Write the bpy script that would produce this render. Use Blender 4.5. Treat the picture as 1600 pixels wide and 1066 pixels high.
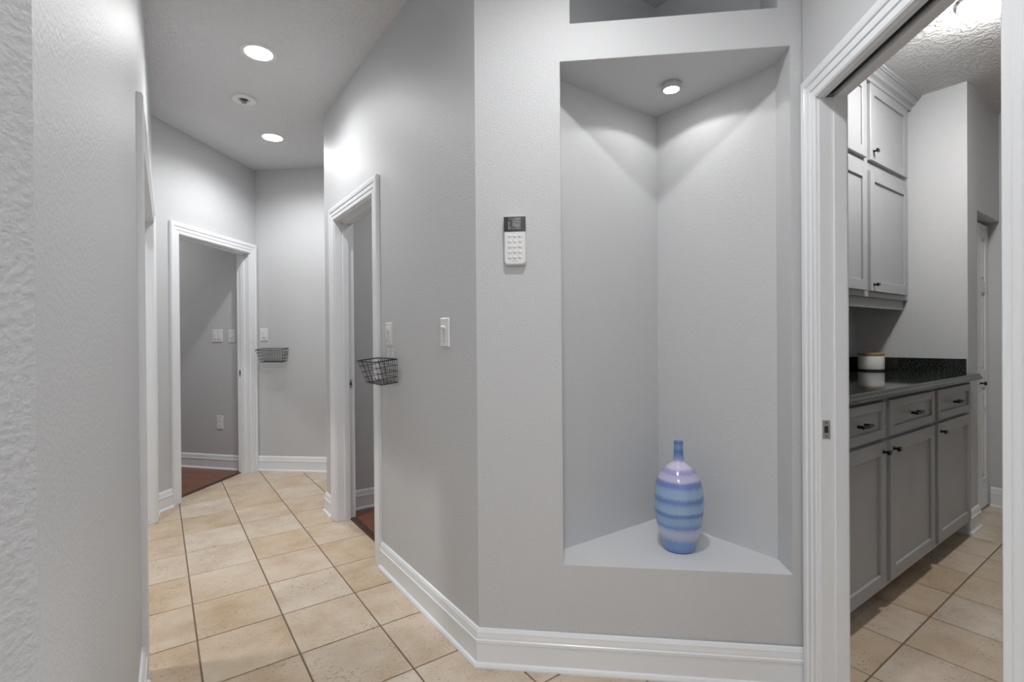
import bpy, math, random
from mathutils import Vector, Matrix
random.seed(7)
for o in list(bpy.data.objects): bpy.data.objects.remove(o)
S = bpy.context.scene
COL = S.collection

# ------------------------------------------------------------------ camera
FPX, YAW, PITCH, ROLL, EYE = 777.455, 0.6181, -0.0043, 0.0076, 1.22
fw = Vector((math.sin(YAW), math.cos(YAW), 0)); rt = Vector((math.cos(YAW), -math.sin(YAW), 0)); dn = Vector((0, 0, -1))
f2 = fw*math.cos(PITCH) - dn*math.sin(PITCH); d2 = dn*math.cos(PITCH) + fw*math.sin(PITCH)
r3 = rt*math.cos(ROLL) + d2*math.sin(ROLL); d3 = -rt*math.sin(ROLL) + d2*math.cos(ROLL)
cam = bpy.data.cameras.new('camera'); camo = bpy.data.objects.new('camera', cam); COL.objects.link(camo)
m = Matrix.Identity(4)
for i in range(3):
    m[i][0] = r3[i]; m[i][1] = -d3[i]; m[i][2] = -f2[i]
m[2][3] = EYE
camo.matrix_world = m
cam.sensor_width = 36; cam.lens = FPX/1600*36; cam.clip_start = 0.01; cam.clip_end = 50
S.camera = camo

# ------------------------------------------------------------------ world, exposure
w = bpy.data.worlds.new('world'); S.world = w; w.use_nodes = True
w.node_tree.nodes['Background'].inputs[0].default_value = (0.5, 0.5, 0.5, 1)
w.node_tree.nodes['Background'].inputs[1].default_value = 0.05
S.view_settings.view_transform = 'Standard'; S.view_settings.look = 'None'
S.view_settings.gamma = 1; S.view_settings.use_curve_mapping = False
S.view_settings.exposure = 2.68
CAN_W, CORRIDOR_FILL_W, NICHE_W, KITCHEN_L, ROOM_FILL_W = 11.5, 12.0, 0.42, 25.0, 6.5      # lamp strengths; the corridor and room ones drive added fill cans

# ------------------------------------------------------------------ plan frame
DG = 0.7305
Dd = Vector((math.cos(DG), -math.sin(DG), 0)); Nd = Vector((math.sin(DG), math.cos(DG), 0))
CEIL = 2.82; KCEIL = 2.78
MIDX = 0.972
CW = Vector((MIDX, 1.595, 0))                 # outside corner between hall wall and niche wall
KC = Vector((1.823, 0.816, 0)) + Nd*0.006      # inside corner niche wall / pantry doorway wall
BC = Vector((-0.0824, 0.562, 0))               # outside corner beside the camera
LX = Vector((0.0155, 0.99988, 0)); LY = Vector((-0.99988, 0.0155, 0))
C0 = Vector((0.755, 5.205, 0))                # inside corner at the end of the hall

# ------------------------------------------------------------------ materials
def mat(name, col, rough=0.5, metal=0.0, spec=0.5, emit=None, strength=0):
    m = bpy.data.materials.new(name); m.use_nodes = True
    b = m.node_tree.nodes['Principled BSDF']
    b.inputs['Base Color'].default_value = (*col, 1); b.inputs['Roughness'].default_value = rough
    b.inputs['Metallic'].default_value = metal; b.inputs['Specular IOR Level'].default_value = spec
    if emit:
        b.inputs['Emission Color'].default_value = (*emit, 1); b.inputs['Emission Strength'].default_value = strength
    return m
def N(m, t, **kw):
    n = m.node_tree.nodes.new(t)
    for k, v in kw.items():
        if k in n.inputs: n.inputs[k].default_value = v
        else: setattr(n, k, v)
    return n
def L(m, a, b): m.node_tree.links.new(a, b)
def bsdf(m): return m.node_tree.nodes['Principled BSDF']
def bump(m, scale, dist, strength=1.0, detail=3, rough=0.55, thresh=None, coord='Object'):
    tc = N(m, 'ShaderNodeTexCoord'); n = N(m, 'ShaderNodeTexNoise', Scale=scale, Detail=detail, Roughness=rough)
    L(m, tc.outputs[coord], n.inputs['Vector'])
    h = n.outputs['Fac']
    if thresh:
        r = N(m, 'ShaderNodeMapRange'); r.interpolation_type = 'SMOOTHSTEP'
        r.inputs['From Min'].default_value = thresh[0]; r.inputs['From Max'].default_value = thresh[1]
        L(m, h, r.inputs['Value']); h = r.outputs['Result']
    b = N(m, 'ShaderNodeBump', Strength=strength, Distance=dist)
    L(m, h, b.inputs['Height']); L(m, b.outputs['Normal'], bsdf(m).inputs['Normal'])
    return n
def mottled(m, c1, c2, scale, detail=4, coord='Object'):
    tc = N(m, 'ShaderNodeTexCoord'); n = N(m, 'ShaderNodeTexNoise', Scale=scale, Detail=detail)
    L(m, tc.outputs[coord], n.inputs['Vector'])
    r = N(m, 'ShaderNodeValToRGB'); e = r.color_ramp.elements
    e[0].position = .35; e[0].color = (*c1, 1); e[1].position = .65; e[1].color = (*c2, 1)
    L(m, n.outputs['Fac'], r.inputs['Fac']); L(m, r.outputs['Color'], bsdf(m).inputs['Base Color'])
    return r

M = {}
M['wall'] = mat('grey_wall_paint', (.604, .616, .632), .50); bump(M['wall'], 140, .0022, .21, 3, .5, (.35, .68))
M['ledge_lit'] = mat('lit_ledge_paint', (.70, .71, .725), .5); bump(M['ledge_lit'], 60, .002, .4)  # wall paint made lighter: the light falling on the ledge put into its colour
M['ceiling'] = mat('ceiling_texture', (.755, .765, .78), .7); bump(M['ceiling'], 75, .006, .6, 4, .5, (.42, .6))
M['kceiling'] = mat('pantry_ceiling_texture', (.74, .74, .74), .7); bump(M['kceiling'], 42, .010, .8, 4, .5, (.42, .6))
M['trim'] = mat('white_trim_paint', (.845, .868, .90), .28)
M['plastic'] = mat('white_plastic', (.80, .80, .80), .3)
M['plastic_shade'] = mat('pale_grey_plastic', (.55, .55, .55), .4)
M['dark'] = mat('dark_slot', (.03, .03, .03), .6)
M['nickel'] = mat('satin_nickel', (.62, .61, .60), .42, 0.8)
M['steel'] = mat('track_metal', (.30, .30, .31), .4, 0.8)
M['black'] = mat('black_wire', (.015, .015, .016), .4, 0.3)
M['bronze'] = mat('dark_bronze', (.012, .011, .012), .32, 0.4)
M['screen'] = mat('dark_screen', (.035, .035, .037), .12)
M['lcd'] = mat('screen_glass', (.14, .14, .14), .15); mottled(M['lcd'], (.06, .06, .06), (.30, .30, .30), 60, 2)
M['cab'] = mat('grey_cabinet_paint', (.39, .40, .42), .36); mottled(M['cab'], (.378, .39, .408), (.394, .406, .425), 6)
M['grout'] = mat('brown_grout', (.20, .148, .10), .9); bump(M['grout'], 200, .001)
M['gold'] = mat('gold_rim', (.55, .38, .14), .3, 0.8)
M['lidwood'] = mat('lid_wood', (.42, .27, .12), .5)
M['ceramic'] = mat('white_ceramic', (.78, .78, .76), .2)
M['base_dark'] = mat('canister_foot', (.05, .05, .05), .5)
M['lens'] = mat('can_lens', (1, 1, 1), .5, emit=(1, .992, .985), strength=7)
M['blens'] = mat('corridor_fill_lens', (1, 1, 1), .5, emit=(1, .992, .985), strength=7)  # lens of the fill cans added behind the camera
M['klens'] = mat('pantry_can_lens', (1, 1, 1), .5, emit=(1, .975, .94), strength=KITCHEN_L)
M['rlens'] = mat('room_fill_lens', (1, 1, 1), .5, emit=(1, .98, .95), strength=7)  # lens of the fill cans added in the side rooms
M['puck'] = mat('puck_lens', (1, 1, 1), .5, emit=(1, .98, .95), strength=6)
M['clear'] = mat('clear_hook', (.75, .75, .74), .15)

def tile_mat():
    m = mat('travertine_tile', (.6, .5, .38), .42)
    tc = N(m, 'ShaderNodeTexCoord'); oi = N(m, 'ShaderNodeObjectInfo')
    mul = N(m, 'ShaderNodeVectorMath', operation='MULTIPLY_ADD')
    cx = N(m, 'ShaderNodeCombineXYZ')
    L(m, oi.outputs['Random'], cx.inputs[0]); L(m, oi.outputs['Random'], cx.inputs[1]); L(m, oi.outputs['Random'], cx.inputs[2])
    L(m, cx.outputs[0], mul.inputs[0]); mul.inputs[1].default_value = (37, 53, 11); L(m, tc.outputs['Object'], mul.inputs[2])
    v = mul.outputs[0]
    n1 = N(m, 'ShaderNodeTexNoise', Scale=5.5, Detail=6, Roughness=.62); L(m, v, n1.inputs['Vector'])
    r1 = N(m, 'ShaderNodeValToRGB'); e = r1.color_ramp.elements
    e[0].position = .28; e[0].color = (.50, .365, .235, 1); e[1].position = .72; e[1].color = (.68, .58, .465, 1)
    x = r1.color_ramp.elements.new(.5); x.color = (.61, .49, .36, 1)
    L(m, n1.outputs['Fac'], r1.inputs['Fac'])
    # per tile shift between warm and pale
    hs = N(m, 'ShaderNodeHueSaturation'); mr = N(m, 'ShaderNodeMapRange'); mr.inputs['To Min'].default_value = .72; mr.inputs['To Max'].default_value = 1.12
    L(m, oi.outputs['Random'], mr.inputs['Value']); L(m, mr.outputs[0], hs.inputs['Saturation'])
    mv = N(m, 'ShaderNodeMapRange'); mv.inputs['To Min'].default_value = 1.06; mv.inputs['To Max'].default_value = .95
    L(m, oi.outputs['Random'], mv.inputs['Value']); L(m, mv.outputs[0], hs.inputs['Value'])
    L(m, r1.outputs['Color'], hs.inputs['Color'])
    # pits: clustered dark flecks
    st = N(m, 'ShaderNodeMapping'); st.inputs['Scale'].default_value = (1, 1.9, 1); L(m, v, st.inputs['Vector'])
    n2 = N(m, 'ShaderNodeTexNoise', Scale=75, Detail=2, Roughness=.5); L(m, st.outputs[0], n2.inputs['Vector'])
    n3 = N(m, 'ShaderNodeTexNoise', Scale=6, Detail=2); L(m, v, n3.inputs['Vector'])
    ad = N(m, 'ShaderNodeMath', operation='MULTIPLY_ADD'); L(m, n3.outputs['Fac'], ad.inputs[0]); ad.inputs[1].default_value = .28; L(m, n2.outputs['Fac'], ad.inputs[2])
    pr = N(m, 'ShaderNodeMapRange'); pr.inputs['From Min'].default_value = .765; pr.inputs['From Max'].default_value = .84
    L(m, ad.outputs[0], pr.inputs['Value'])
    mx = N(m, 'ShaderNodeMixRGB'); mx.inputs[2].default_value = (.26, .185, .115, 1)
    sc = N(m, 'ShaderNodeMath', operation='MULTIPLY'); L(m, pr.outputs[0], sc.inputs[0]); sc.inputs[1].default_value = .7
    L(m, sc.outputs[0], mx.inputs[0]); L(m, hs.outputs['Color'], mx.inputs[1])
    L(m, mx.outputs[0], bsdf(m).inputs['Base Color'])
    b = N(m, 'ShaderNodeBump', Strength=.25, Distance=.002); L(m, n1.outputs['Fac'], b.inputs['Height']); L(m, b.outputs[0], bsdf(m).inputs['Normal'])
    return m
M['tile'] = tile_mat()

def wood_mat(name, c1, c2):
    m = mat(name, c1, .32)
    tc = N(m, 'ShaderNodeTexCoord'); oi = N(m, 'ShaderNodeObjectInfo')
    mp = N(m, 'ShaderNodeMapping'); mp.inputs['Scale'].default_value = (1.5, 22, 8)
    L(m, tc.outputs['Object'], mp.inputs['Vector'])
    n = N(m, 'ShaderNodeTexNoise', Scale=2.2, Detail=5); L(m, mp.outputs[0], n.inputs['Vector'])
    r = N(m, 'ShaderNodeValToRGB'); e = r.color_ramp.elements
    e[0].position = .3; e[0].color = (*c1, 1); e[1].position = .7; e[1].color = (*c2, 1)
    ad = N(m, 'ShaderNodeMath', operation='MULTIPLY_ADD'); L(m, oi.outputs['Random'], ad.inputs[0]); ad.inputs[1].default_value = .25; L(m, n.outputs['Fac'], ad.inputs[2])
    L(m, ad.outputs[0], r.inputs['Fac']); L(m, r.outputs['Color'], bsdf(m).inputs['Base Color'])
    return m
M['wood'] = wood_mat('red_brown_wood', (.135, .046, .022), (.23, .082, .038))
M['wood_dark'] = wood_mat('dark_threshold_wood', (.045, .02, .013), (.075, .034, .022))

def granite():
    m = mat('dark_green_granite', (.02, .025, .02), .06)
    tc = N(m, 'ShaderNodeTexCoord'); n = N(m, 'ShaderNodeTexNoise', Scale=170, Detail=3); L(m, tc.outputs['Object'], n.inputs['Vector'])
    r = N(m, 'ShaderNodeValToRGB'); e = r.color_ramp.elements
    e[0].position = .5; e[0].color = (.006, .009, .008, 1); e[1].position = .72; e[1].color = (.10, .115, .095, 1)
    L(m, n.outputs['Fac'], r.inputs['Fac']); L(m, r.outputs['Color'], bsdf(m).inputs['Base Color'])
    return m
M['granite'] = granite()

def vase_mat():
    m = mat('striped_glaze', (.3, .4, .6), .16)
    tc = N(m, 'ShaderNodeTexCoord'); sp = N(m, 'ShaderNodeSeparateXYZ'); L(m, tc.outputs['Object'], sp.inputs[0])
    mp = N(m, 'ShaderNodeMapping'); mp.inputs['Scale'].default_value = (1, 1, .12); L(m, tc.outputs['Object'], mp.inputs['Vector'])
    n = N(m, 'ShaderNodeTexNoise', Scale=210, Detail=1); L(m, mp.outputs[0], n.inputs['Vector'])
    n2 = N(m, 'ShaderNodeTexNoise', Scale=9, Detail=2); L(m, tc.outputs['Object'], n2.inputs['Vector'])
    s1 = N(m, 'ShaderNodeMath', operation='MULTIPLY_ADD'); L(m, n.outputs['Fac'], s1.inputs[0]); s1.inputs[1].default_value = .012
    s2 = N(m, 'ShaderNodeMath', operation='MULTIPLY_ADD'); L(m, n2.outputs['Fac'], s2.inputs[0]); s2.inputs[1].default_value = .012; L(m, sp.outputs[2], s2.inputs[2])
    L(m, s2.outputs[0], s1.inputs[2])
    mr = N(m, 'ShaderNodeMapRange'); mr.inputs['From Min'].default_value = .012; mr.inputs['From Max'].default_value = .442
    L(m, s1.outputs[0], mr.inputs['Value'])
    r = N(m, 'ShaderNodeValToRGB'); cr = r.color_ramp; cr.interpolation = 'LINEAR'
    def s(c): return tuple((((min(v*1.05, 232)/255)+.055)/1.055)**2.4 for v in c)
    stops = [(0, (95, 125, 180)), (.045, (112, 145, 195)), (.10, (125, 152, 198)), (.135, (172, 176, 208)), (.175, (178, 190, 214)), (.20, (172, 182, 212)), (.225, (150, 165, 205)),
             (.24, (108, 138, 195)), (.285, (140, 170, 205)), (.325, (135, 165, 203)), (.345, (102, 132, 188)), (.365, (100, 130, 188)), (.385, (150, 180, 206)),
             (.44, (138, 168, 205)), (.475, (102, 132, 188)), (.495, (110, 140, 192)), (.52, (150, 178, 206)), (.575, (142, 170, 206)), (.605, (112, 132, 192)), (.635, (115, 132, 192)),
             (.655, (188, 190, 215)), (.69, (182, 180, 212)), (.715, (152, 150, 200)), (.735, (165, 160, 204)), (.755, (205, 198, 220)), (.80, (196, 192, 216))]
    stops2 = [(.825, (140, 165, 200)), (.86, (100, 138, 190)), (.90, (84, 118, 176)), (.94, (120, 150, 190)), (1, (80, 110, 165))]
    # a ramp holds 32 stops: all in one
    cr.elements[0].position = 0; cr.elements[0].color = (*s(stops[0][1]), 1)
    cr.elements[1].position = 1; cr.elements[1].color = (*s(stops2[-1][1]), 1)
    for p, c in stops[1:] + stops2[:-1]:
        e = cr.elements.new(p); e.color = (*s(c), 1)
    L(m, mr.outputs[0], r.inputs['Fac']); L(m, r.outputs['Color'], bsdf(m).inputs['Base Color'])
    bsdf(m).inputs['Coat Weight'].default_value = .4; bsdf(m).inputs['Coat Roughness'].default_value = .08
    return m
M['vase'] = vase_mat()

# ------------------------------------------------------------------ builders
def smooth_by_angle(me, deg):
    # smooth all faces, hard edges marked sharp
    import bmesh
    bm = bmesh.new(); bm.from_mesh(me)
    for f in bm.faces: f.smooth = True
    lim = math.radians(deg)
    for e in bm.edges:
        if len(e.link_faces) == 2 and e.calc_face_angle(0) > lim: e.smooth = False
    bm.to_mesh(me); bm.free()
def link(name, me, parent=None, loc=(0, 0, 0), rotz=0):
    o = bpy.data.objects.new(name, me); COL.objects.link(o); o.location = loc; o.rotation_euler = (0, 0, rotz)
    if parent: o.parent = parent
    return o
def tag(o, label=None, cat=None, group=None, kind=None):
    if label: o['label'] = label
    if cat: o['category'] = cat
    if group: o['group'] = group
    if kind: o['kind'] = kind
    return o
def rot_of(yd): return math.atan2(-yd[0], yd[1])
class G:
    """collects geometry, builds one mesh"""
    def __init__(s): s.v = []; s.f = []
    def add(s, vs, fs):
        b = len(s.v); s.v += [tuple(v) for v in vs]; s.f += [tuple(b+i for i in f) for f in fs]; return s
    def box(s, a, b):
        x0, y0, z0 = a; x1, y1, z1 = b
        return s.add([(x0,y0,z0),(x1,y0,z0),(x1,y1,z0),(x0,y1,z0),(x0,y0,z1),(x1,y0,z1),(x1,y1,z1),(x0,y1,z1)],
                     [(0,3,2,1),(4,5,6,7),(0,1,5,4),(1,2,6,5),(2,3,7,6),(3,0,4,7)])
    def bbox(s, a, b, e):
        """box with chamfered edges on the front (-y) face"""
        x0, y0, z0 = a; x1, y1, z1 = b
        return s.add([(x0,y1,z0),(x1,y1,z0),(x1,y1,z1),(x0,y1,z1),(x0,y0+e,z0),(x1,y0+e,z0),(x1,y0+e,z1),(x0,y0+e,z1),
                      (x0+e,y0,z0+e),(x1-e,y0,z0+e),(x1-e,y0,z1-e),(x0+e,y0,z1-e)],
                     [(3,2,1,0),(0,1,5,4),(1,2,6,5),(2,3,7,6),(3,0,4,7),(4,5,9,8),(5,6,10,9),(6,7,11,10),(7,4,8,11),(8,9,10,11)])
    def lathe(s, prof, n=24, c=(0, 0, 0), cap=True):
        vs = []; k = len(prof)
        for i in range(n):
            a = 2*math.pi*i/n
            for r, z in prof: vs.append((c[0]+r*math.cos(a), c[1]+r*math.sin(a), c[2]+z))
        fs = []
        for i in range(n):
            j = (i+1) % n
            for q in range(k-1): fs.append((i*k+q, j*k+q, j*k+q+1, i*k+q+1))
        if cap:
            fs.append(tuple(i*k for i in reversed(range(n)))); fs.append(tuple(i*k+k-1 for i in range(n)))
        return s.add(vs, fs)
    def tube(s, pts, r, n=5, closed=False):
        pts = [Vector(p) for p in pts]; m = len(pts); vs = []
        for i, p in enumerate(pts):
            a = pts[(i-1) % m] if (i or closed) else p; b = pts[(i+1) % m] if (i < m-1 or closed) else p
            t = (b-a).normalized(); u = t.orthogonal().normalized() if abs(t.z) > .9 else t.cross(Vector((0, 0, 1))).normalized(); w_ = t.cross(u)
            for q in range(n):
                an = 2*math.pi*q/n; vs.append(p + u*(r*math.cos(an)) + w_*(r*math.sin(an)))
        fs = []
        for i in range(m if closed else m-1):
            i2 = (i+1) % m
            for q in range(n): fs.append((i*n+q, i*n+(q+1) % n, i2*n+(q+1) % n, i2*n+q))
        if not closed: fs += [tuple(range(n)), tuple((m-1)*n+q for q in reversed(range(n)))]
        return s.add(vs, fs)
    def prism(s, poly, z0, z1):
        n = len(poly)
        return s.add([(p[0], p[1], z0) for p in poly] + [(p[0], p[1], z1) for p in poly],
                     [tuple(reversed(range(n))), tuple(range(n, 2*n))] + [(i, (i+1) % n, n+(i+1) % n, n+i) for i in range(n)])
    def cyl_y(s, c, r, y0, y1, n=12):
        vs = []
        for y in (y0, y1):
            for i in range(n):
                a = 2*math.pi*i/n; vs.append((c[0]+r*math.cos(a), y, c[1]+r*math.sin(a)))
        return s.add(vs, [tuple(range(n)), tuple(reversed(range(n, 2*n)))] + [(i, n+i, n+(i+1) % n, (i+1) % n) for i in range(n)])
    def build(s, name, material, parent=None, loc=(0, 0, 0), rotz=0, smooth=0):
        import bmesh
        me = bpy.data.meshes.new(name); me.from_pydata(s.v, [], s.f)
        bm = bmesh.new(); bm.from_mesh(me); bmesh.ops.recalc_face_normals(bm, faces=bm.faces); bm.to_mesh(me); bm.free()
        if smooth: smooth_by_angle(me, smooth)
        me.materials.append(M[material] if isinstance(material, str) else material)
        return link(name, me, parent, loc, rotz)
def empty(name, loc, yd=(0, 1, 0)):
    o = bpy.data.objects.new(name, None); COL.objects.link(o); o.location = loc; o.rotation_euler = (0, 0, rot_of(yd)); o.empty_display_size = .05
    return o

def wall(name, P, yd, length, t, h=CEIL, holes=(), material='wall', label=None, z0=-0.02):
    """wall seen from its room side: local x to the right, y into the wall"""
    xs = sorted({0.0, length, *[v for q in holes for v in q[:2]]}); zs = sorted({z0, h, *[(v if v > 0 else z0) for q in holes for v in q[2:]]})
    def solid(i, k):
        if i < 0 or k < 0 or i >= len(xs)-1 or k >= len(zs)-1: return False
        cx = (xs[i]+xs[i+1])/2; cz = (zs[k]+zs[k+1])/2
        return not any(a < cx < b and c < cz < d for a, b, c, d in holes)
    vid = {}; vs = []; fs = []
    def V(i, y, k):
        key = (i, y, k)
        if key not in vid: vid[key] = len(vs); vs.append((xs[i], y, zs[k]))
        return vid[key]
    for i in range(len(xs)-1):
        for k in range(len(zs)-1):
            if not solid(i, k): continue
            fs.append((V(i,0,k), V(i+1,0,k), V(i+1,0,k+1), V(i,0,k+1)))
            fs.append((V(i,t,k), V(i,t,k+1), V(i+1,t,k+1), V(i+1,t,k)))
            if not solid(i-1, k): fs.append((V(i,0,k), V(i,0,k+1), V(i,t,k+1), V(i,t,k)))
            if not solid(i+1, k): fs.append((V(i+1,0,k), V(i+1,t,k), V(i+1,t,k+1), V(i+1,0,k+1)))
            if not solid(i, k-1): fs.append((V(i,0,k), V(i,t,k), V(i+1,t,k), V(i+1,0,k)))
            if not solid(i, k+1): fs.append((V(i,0,k+1), V(i+1,0,k+1), V(i+1,t,k+1), V(i,t,k+1)))
    g = G(); g.add(vs, fs)
    o = g.build(name, material, None, P, rot_of(yd))
    return tag(o, label, 'wall', kind='structure')

CASING = [(0, 0), (0, .010), (.006, .0135), (.026, .0125), (.030, .016), (.036, .0165), (.052, .0155), (.056, .019), (.062, .021), (.078, .021), (.085, .017), (.086, .012), (.086, 0)]
def casing(root, s0, s1, ztop, zbot=0.002, name='casing', side=-1, y=0.0, prof=CASING):
    """three mitred lengths around an opening; local frame of the wall, proud of it by -y"""
    st = [lambda w: (s0-w, zbot), lambda w: (s0-w, ztop+w), lambda w: (s1+w, ztop+w), lambda w: (s1+w, zbot)]
    n = len(prof)
    for k, nm in enumerate(('side_casing', 'head_casing', 'side_casing')):
        vs = []
        for e in (st[k], st[k+1]):
            for w_, d in prof:
                x, z = e(w_); vs.append((x, y+side*d, z))
        fs = [(i, i+1, n+i+1, n+i) for i in range(n-1)] + [(n-1, 0, n, 2*n-1), tuple(range(n)), tuple(range(2*n-1, n-1, -1))]
        g = G(); g.add(vs, fs); g.build(nm, 'trim', root, smooth=22)
BASE = [(0, 0), (.026, 0), (.026, .006), (.022, .014), (.015, .018), (.0145, .086), (.017, .089), (.017, .099), (.013, .102), (.013, .112), (.0115, .116), (.0115, .126), (.006, .137), (0, .139)]
def baseboard(name, pts, label):
    """profile swept along a floor path; the room lies on the left of the path direction reversed (right-hand side is the room)"""
    P = [Vector((p[0], p[1])) for p in pts]; n = len(BASE); vs = []
    for i, p in enumerate(P):
        nr = []
        if i > 0: d = (P[i]-P[i-1]).normalized(); nr.append(Vector((d.y, -d.x)))
        if i < len(P)-1: d = (P[i+1]-P[i]).normalized(); nr.append(Vector((d.y, -d.x)))
        mtr = nr[0] if len(nr) == 1 else (nr[0]+nr[1])/(1+nr[0].dot(nr[1]))
        for d, z in BASE: q = p + mtr*d; vs.append((q.x, q.y, z))
    fs = []
    for i in range(len(P)-1):
        for k in range(n-1): fs.append((i*n+k, (i+1)*n+k, (i+1)*n+k+1, i*n+k+1))
        fs.append((i*n+n-1, (i+1)*n+n-1, (i+1)*n, i*n))
    fs += [tuple(range(n)), tuple((len(P)-1)*n+k for k in reversed(range(n)))]
    g = G(); o = g.add(vs, fs).build(name, 'trim', smooth=22)
    return tag(o, label, 'baseboard', kind='structure')

# ------------------------------------------------------------------ structure: walls
NT = 0.15                                       # niche wall thickness
NW_L = (KC-CW).dot(Dd)
def at(P, xd, s): return Vector(P) + Vector(xd)*s
MID_END = 3.66
MID_P = Vector((MIDX, MID_END, 0))
mo0, mo1 = MID_END-3.40, MID_END-2.675
wall('wall_hall', MID_P, (1, 0, 0), MID_END-1.595, .12, holes=[(mo0-.02, mo1+.02, 0, 2.035)], label='grey hall wall with the bedroom doorway, meeting the niche wall at a corner')
n0 = (Vector((1.2, 1.375, 0))-CW).dot(Dd); n1 = (Vector((1.795, .842, 0))-CW).dot(Dd)
u0 = (Vector((1.227, 1.35, 0))-CW).dot(Dd); u1 = (Vector((1.764, .869, 0))-CW).dot(Dd)
NZ0, NZ1, UZ0, UZ1 = .386, 2.236, 2.37, 2.74
wn = wall('wall_niche', CW, Nd, NW_L+.10, NT, holes=[(n0, n1, NZ0, NZ1), (u0, u1, UZ0, UZ1)], label='grey angled wall with a tall display niche and a smaller opening above')
# triangular cavity behind: wall planes Y = 1.485 and X = 1.885
def nl(p): q = Vector(p)-CW; return (q.dot(Dd), q.dot(Nd))
bl = nl((1.306, 1.485, 0)); ap = nl((1.885, 1.485, 0)); br = nl((1.885, .965, 0))
t_ = .04
def off(p, q): return None
ol = nl((1.22, 1.485+t_, 0)); oa = nl((1.885+t_, 1.485+t_, 0)); orr = nl((1.885+t_, .90, 0)); il = nl((1.22, 1.485, 0)); ir = nl((1.885, .90, 0))
g = G(); g.prism([il, ap, oa, ol], NZ0-.1, CEIL); g.prism([ap, ir, orr, oa], NZ0-.1, CEIL)
g.build('niche_back', 'wall', wn)
tri = [(n0-.05, NT), (n1+.05, NT), ir, ap, il]
g = G(); g.prism([(n0, .0005), (n1, .0005), (n1, NT), br, ap, bl, (n0, NT)], NZ0-.0005, NZ0+.0008); g.build('niche_ledge', 'ledge_lit', wn)
g = G(); g.prism([(n0, .0005), (n1, .0005), (n1, NT), br, ap, bl, (n0, NT)], NZ1-.0012, NZ1+.0005); g.prism([(n0-.02, NT-.001), (n1+.02, NT-.001), br, ap, bl], NZ1+.0006, UZ0); g.build('niche_soffit', 'wall', wn)
g = G(); g.prism([(n0-.02, NT-.001), (n1+.02, NT-.001), br, ap, bl], UZ1, CEIL); g.build('niche_soffit', 'wall', wn)

ENDW_P = C0 - Nd*1.1725
eo0, eo1 = 1.1725-.936, 1.1725-.105
wall('wall_end_door', ENDW_P, -Dd, 1.1725+.0, .12, holes=[(eo0-.02, eo1+.02, 0, 2.04)], label='grey angled wall at the hall end with the white cased doorway')
wall('wall_end', C0, Nd, 1.75, .10, label='grey wall at the hall end carrying a light switch and wire basket')
KT = .078
ko0, ko1 = .116, .800
KT0 = ko0-.012
wk = wall('wall_pantry_door', KC, Dd, 3.9, KT, holes=[(ko0-.015, ko1+.015, 0, 2.02)], label='grey wall with the cased pocket doorway into the pantry')
lo0, lo1 = 1.728, 3.538
wall('wall_left', BC, LY, 3.792, .15, holes=[(lo0-.015, lo1+.015, 0, 2.04)], label='grey hall wall with the wide pocket doorway')
wall('wall_left_corner', BC-Nd*3.4, -Dd, 3.4, .12, label='grey textured wall face turning away at the near corner')
wall('wall_corridor_end', Nd*-1.95 + Dd*.90, -Nd, 1.60, .10, label='grey wall closing the corridor behind')
wall('wall_passage', (1.95, MID_END, 0), (0, -1, 0), 1.95-MIDX-.001, .09, label='grey wall of the side passage past the bedroom')
wall('wall_passage_end', (1.95, 4.25, 0), (1, 0, 0), .70, .10, label='grey wall closing the side passage')
# rooms beyond the doorways
wall('wall_bedroom', (3.0, 1.75, 0), (0, -1, 0), 1.9, .10, label='grey side wall of the bedroom')
wall('wall_bedroom_far', (3.0, MID_END, 0), (1, 0, 0), 1.95, .10, label='grey far wall of the bedroom')
wall('wall_bedroom_window', (1.9, MID_END-.09, 0), (0, 1, 0), 1.15, .09, label='grey back wall of the bedroom')
er0 = Vector((.62, 5.31, 0)); er1 = Vector((.15, 5.85, 0)); erd = (er0-er1).normalized(); ery = Vector((-erd.y, erd.x, 0))
er_end = er0 + erd*.055
wall('wall_end_room', er_end-erd*3.2, ery, 3.2, .10, label='darker grey wall inside the end room carrying switch plates')
q = ENDW_P - Dd*.12
wall('wall_end_room_side', q, -Nd, 3.0, .10, label='grey side wall of the end room')
wall('wall_end_room_back', q - Dd*2.6 - Nd*.1, -Dd, 2.6, .10, label='grey back wall of the end room')
wall('wall_closet', (-1.5, .75, 0), (-1, 0, 0), 3.5, .10, label='grey back wall beyond the wide pocket doorway')
wall('wall_closet_side', (-.20, 1.0, 0), (0, -1, 0), 1.35, .10, label='grey near side wall beyond the wide pocket doorway')
wall('wall_closet_end', (-1.55, 4.2, 0), (0, 1, 0), 1.38, .10, label='grey far side wall beyond the wide pocket doorway')
# pantry
XE = 4.052; YB = 1.468; YD = .868; X2 = 4.84
wall('wall_pantry_back', (1.93, YB, 0), (0, 1, 0), XE-1.93+.1, .10, KCEIL, label='grey pantry wall behind the cabinets')
g = G(); g.box((XE, YD, -.02), (4.27, YB, KCEIL)); tag(g.build('wall_pantry_end', 'wall'), 'grey pantry wall return at the end of the counter', 'wall', kind='structure')
g = G(); g.box((4.27, YD, 2.02), (X2, 1.06, KCEIL)); g.box((4.27, 1.06, -.02), (X2, 1.12, KCEIL))
tag(g.build('wall_pantry_closet', 'wall'), 'grey pantry wall above the narrow white door', 'wall', kind='structure')
wall('wall_pantry_right', (X2, 1.12, 0), (1, 0, 0), 3.1, .10, KCEIL, label='grey pantry wall at right angles to the narrow white door')
wall('wall_pantry_near', (4.9, -1.9, 0), (0, -1, 0), 5.6, .10, KCEIL, label='grey pantry wall facing the cabinets')
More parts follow.
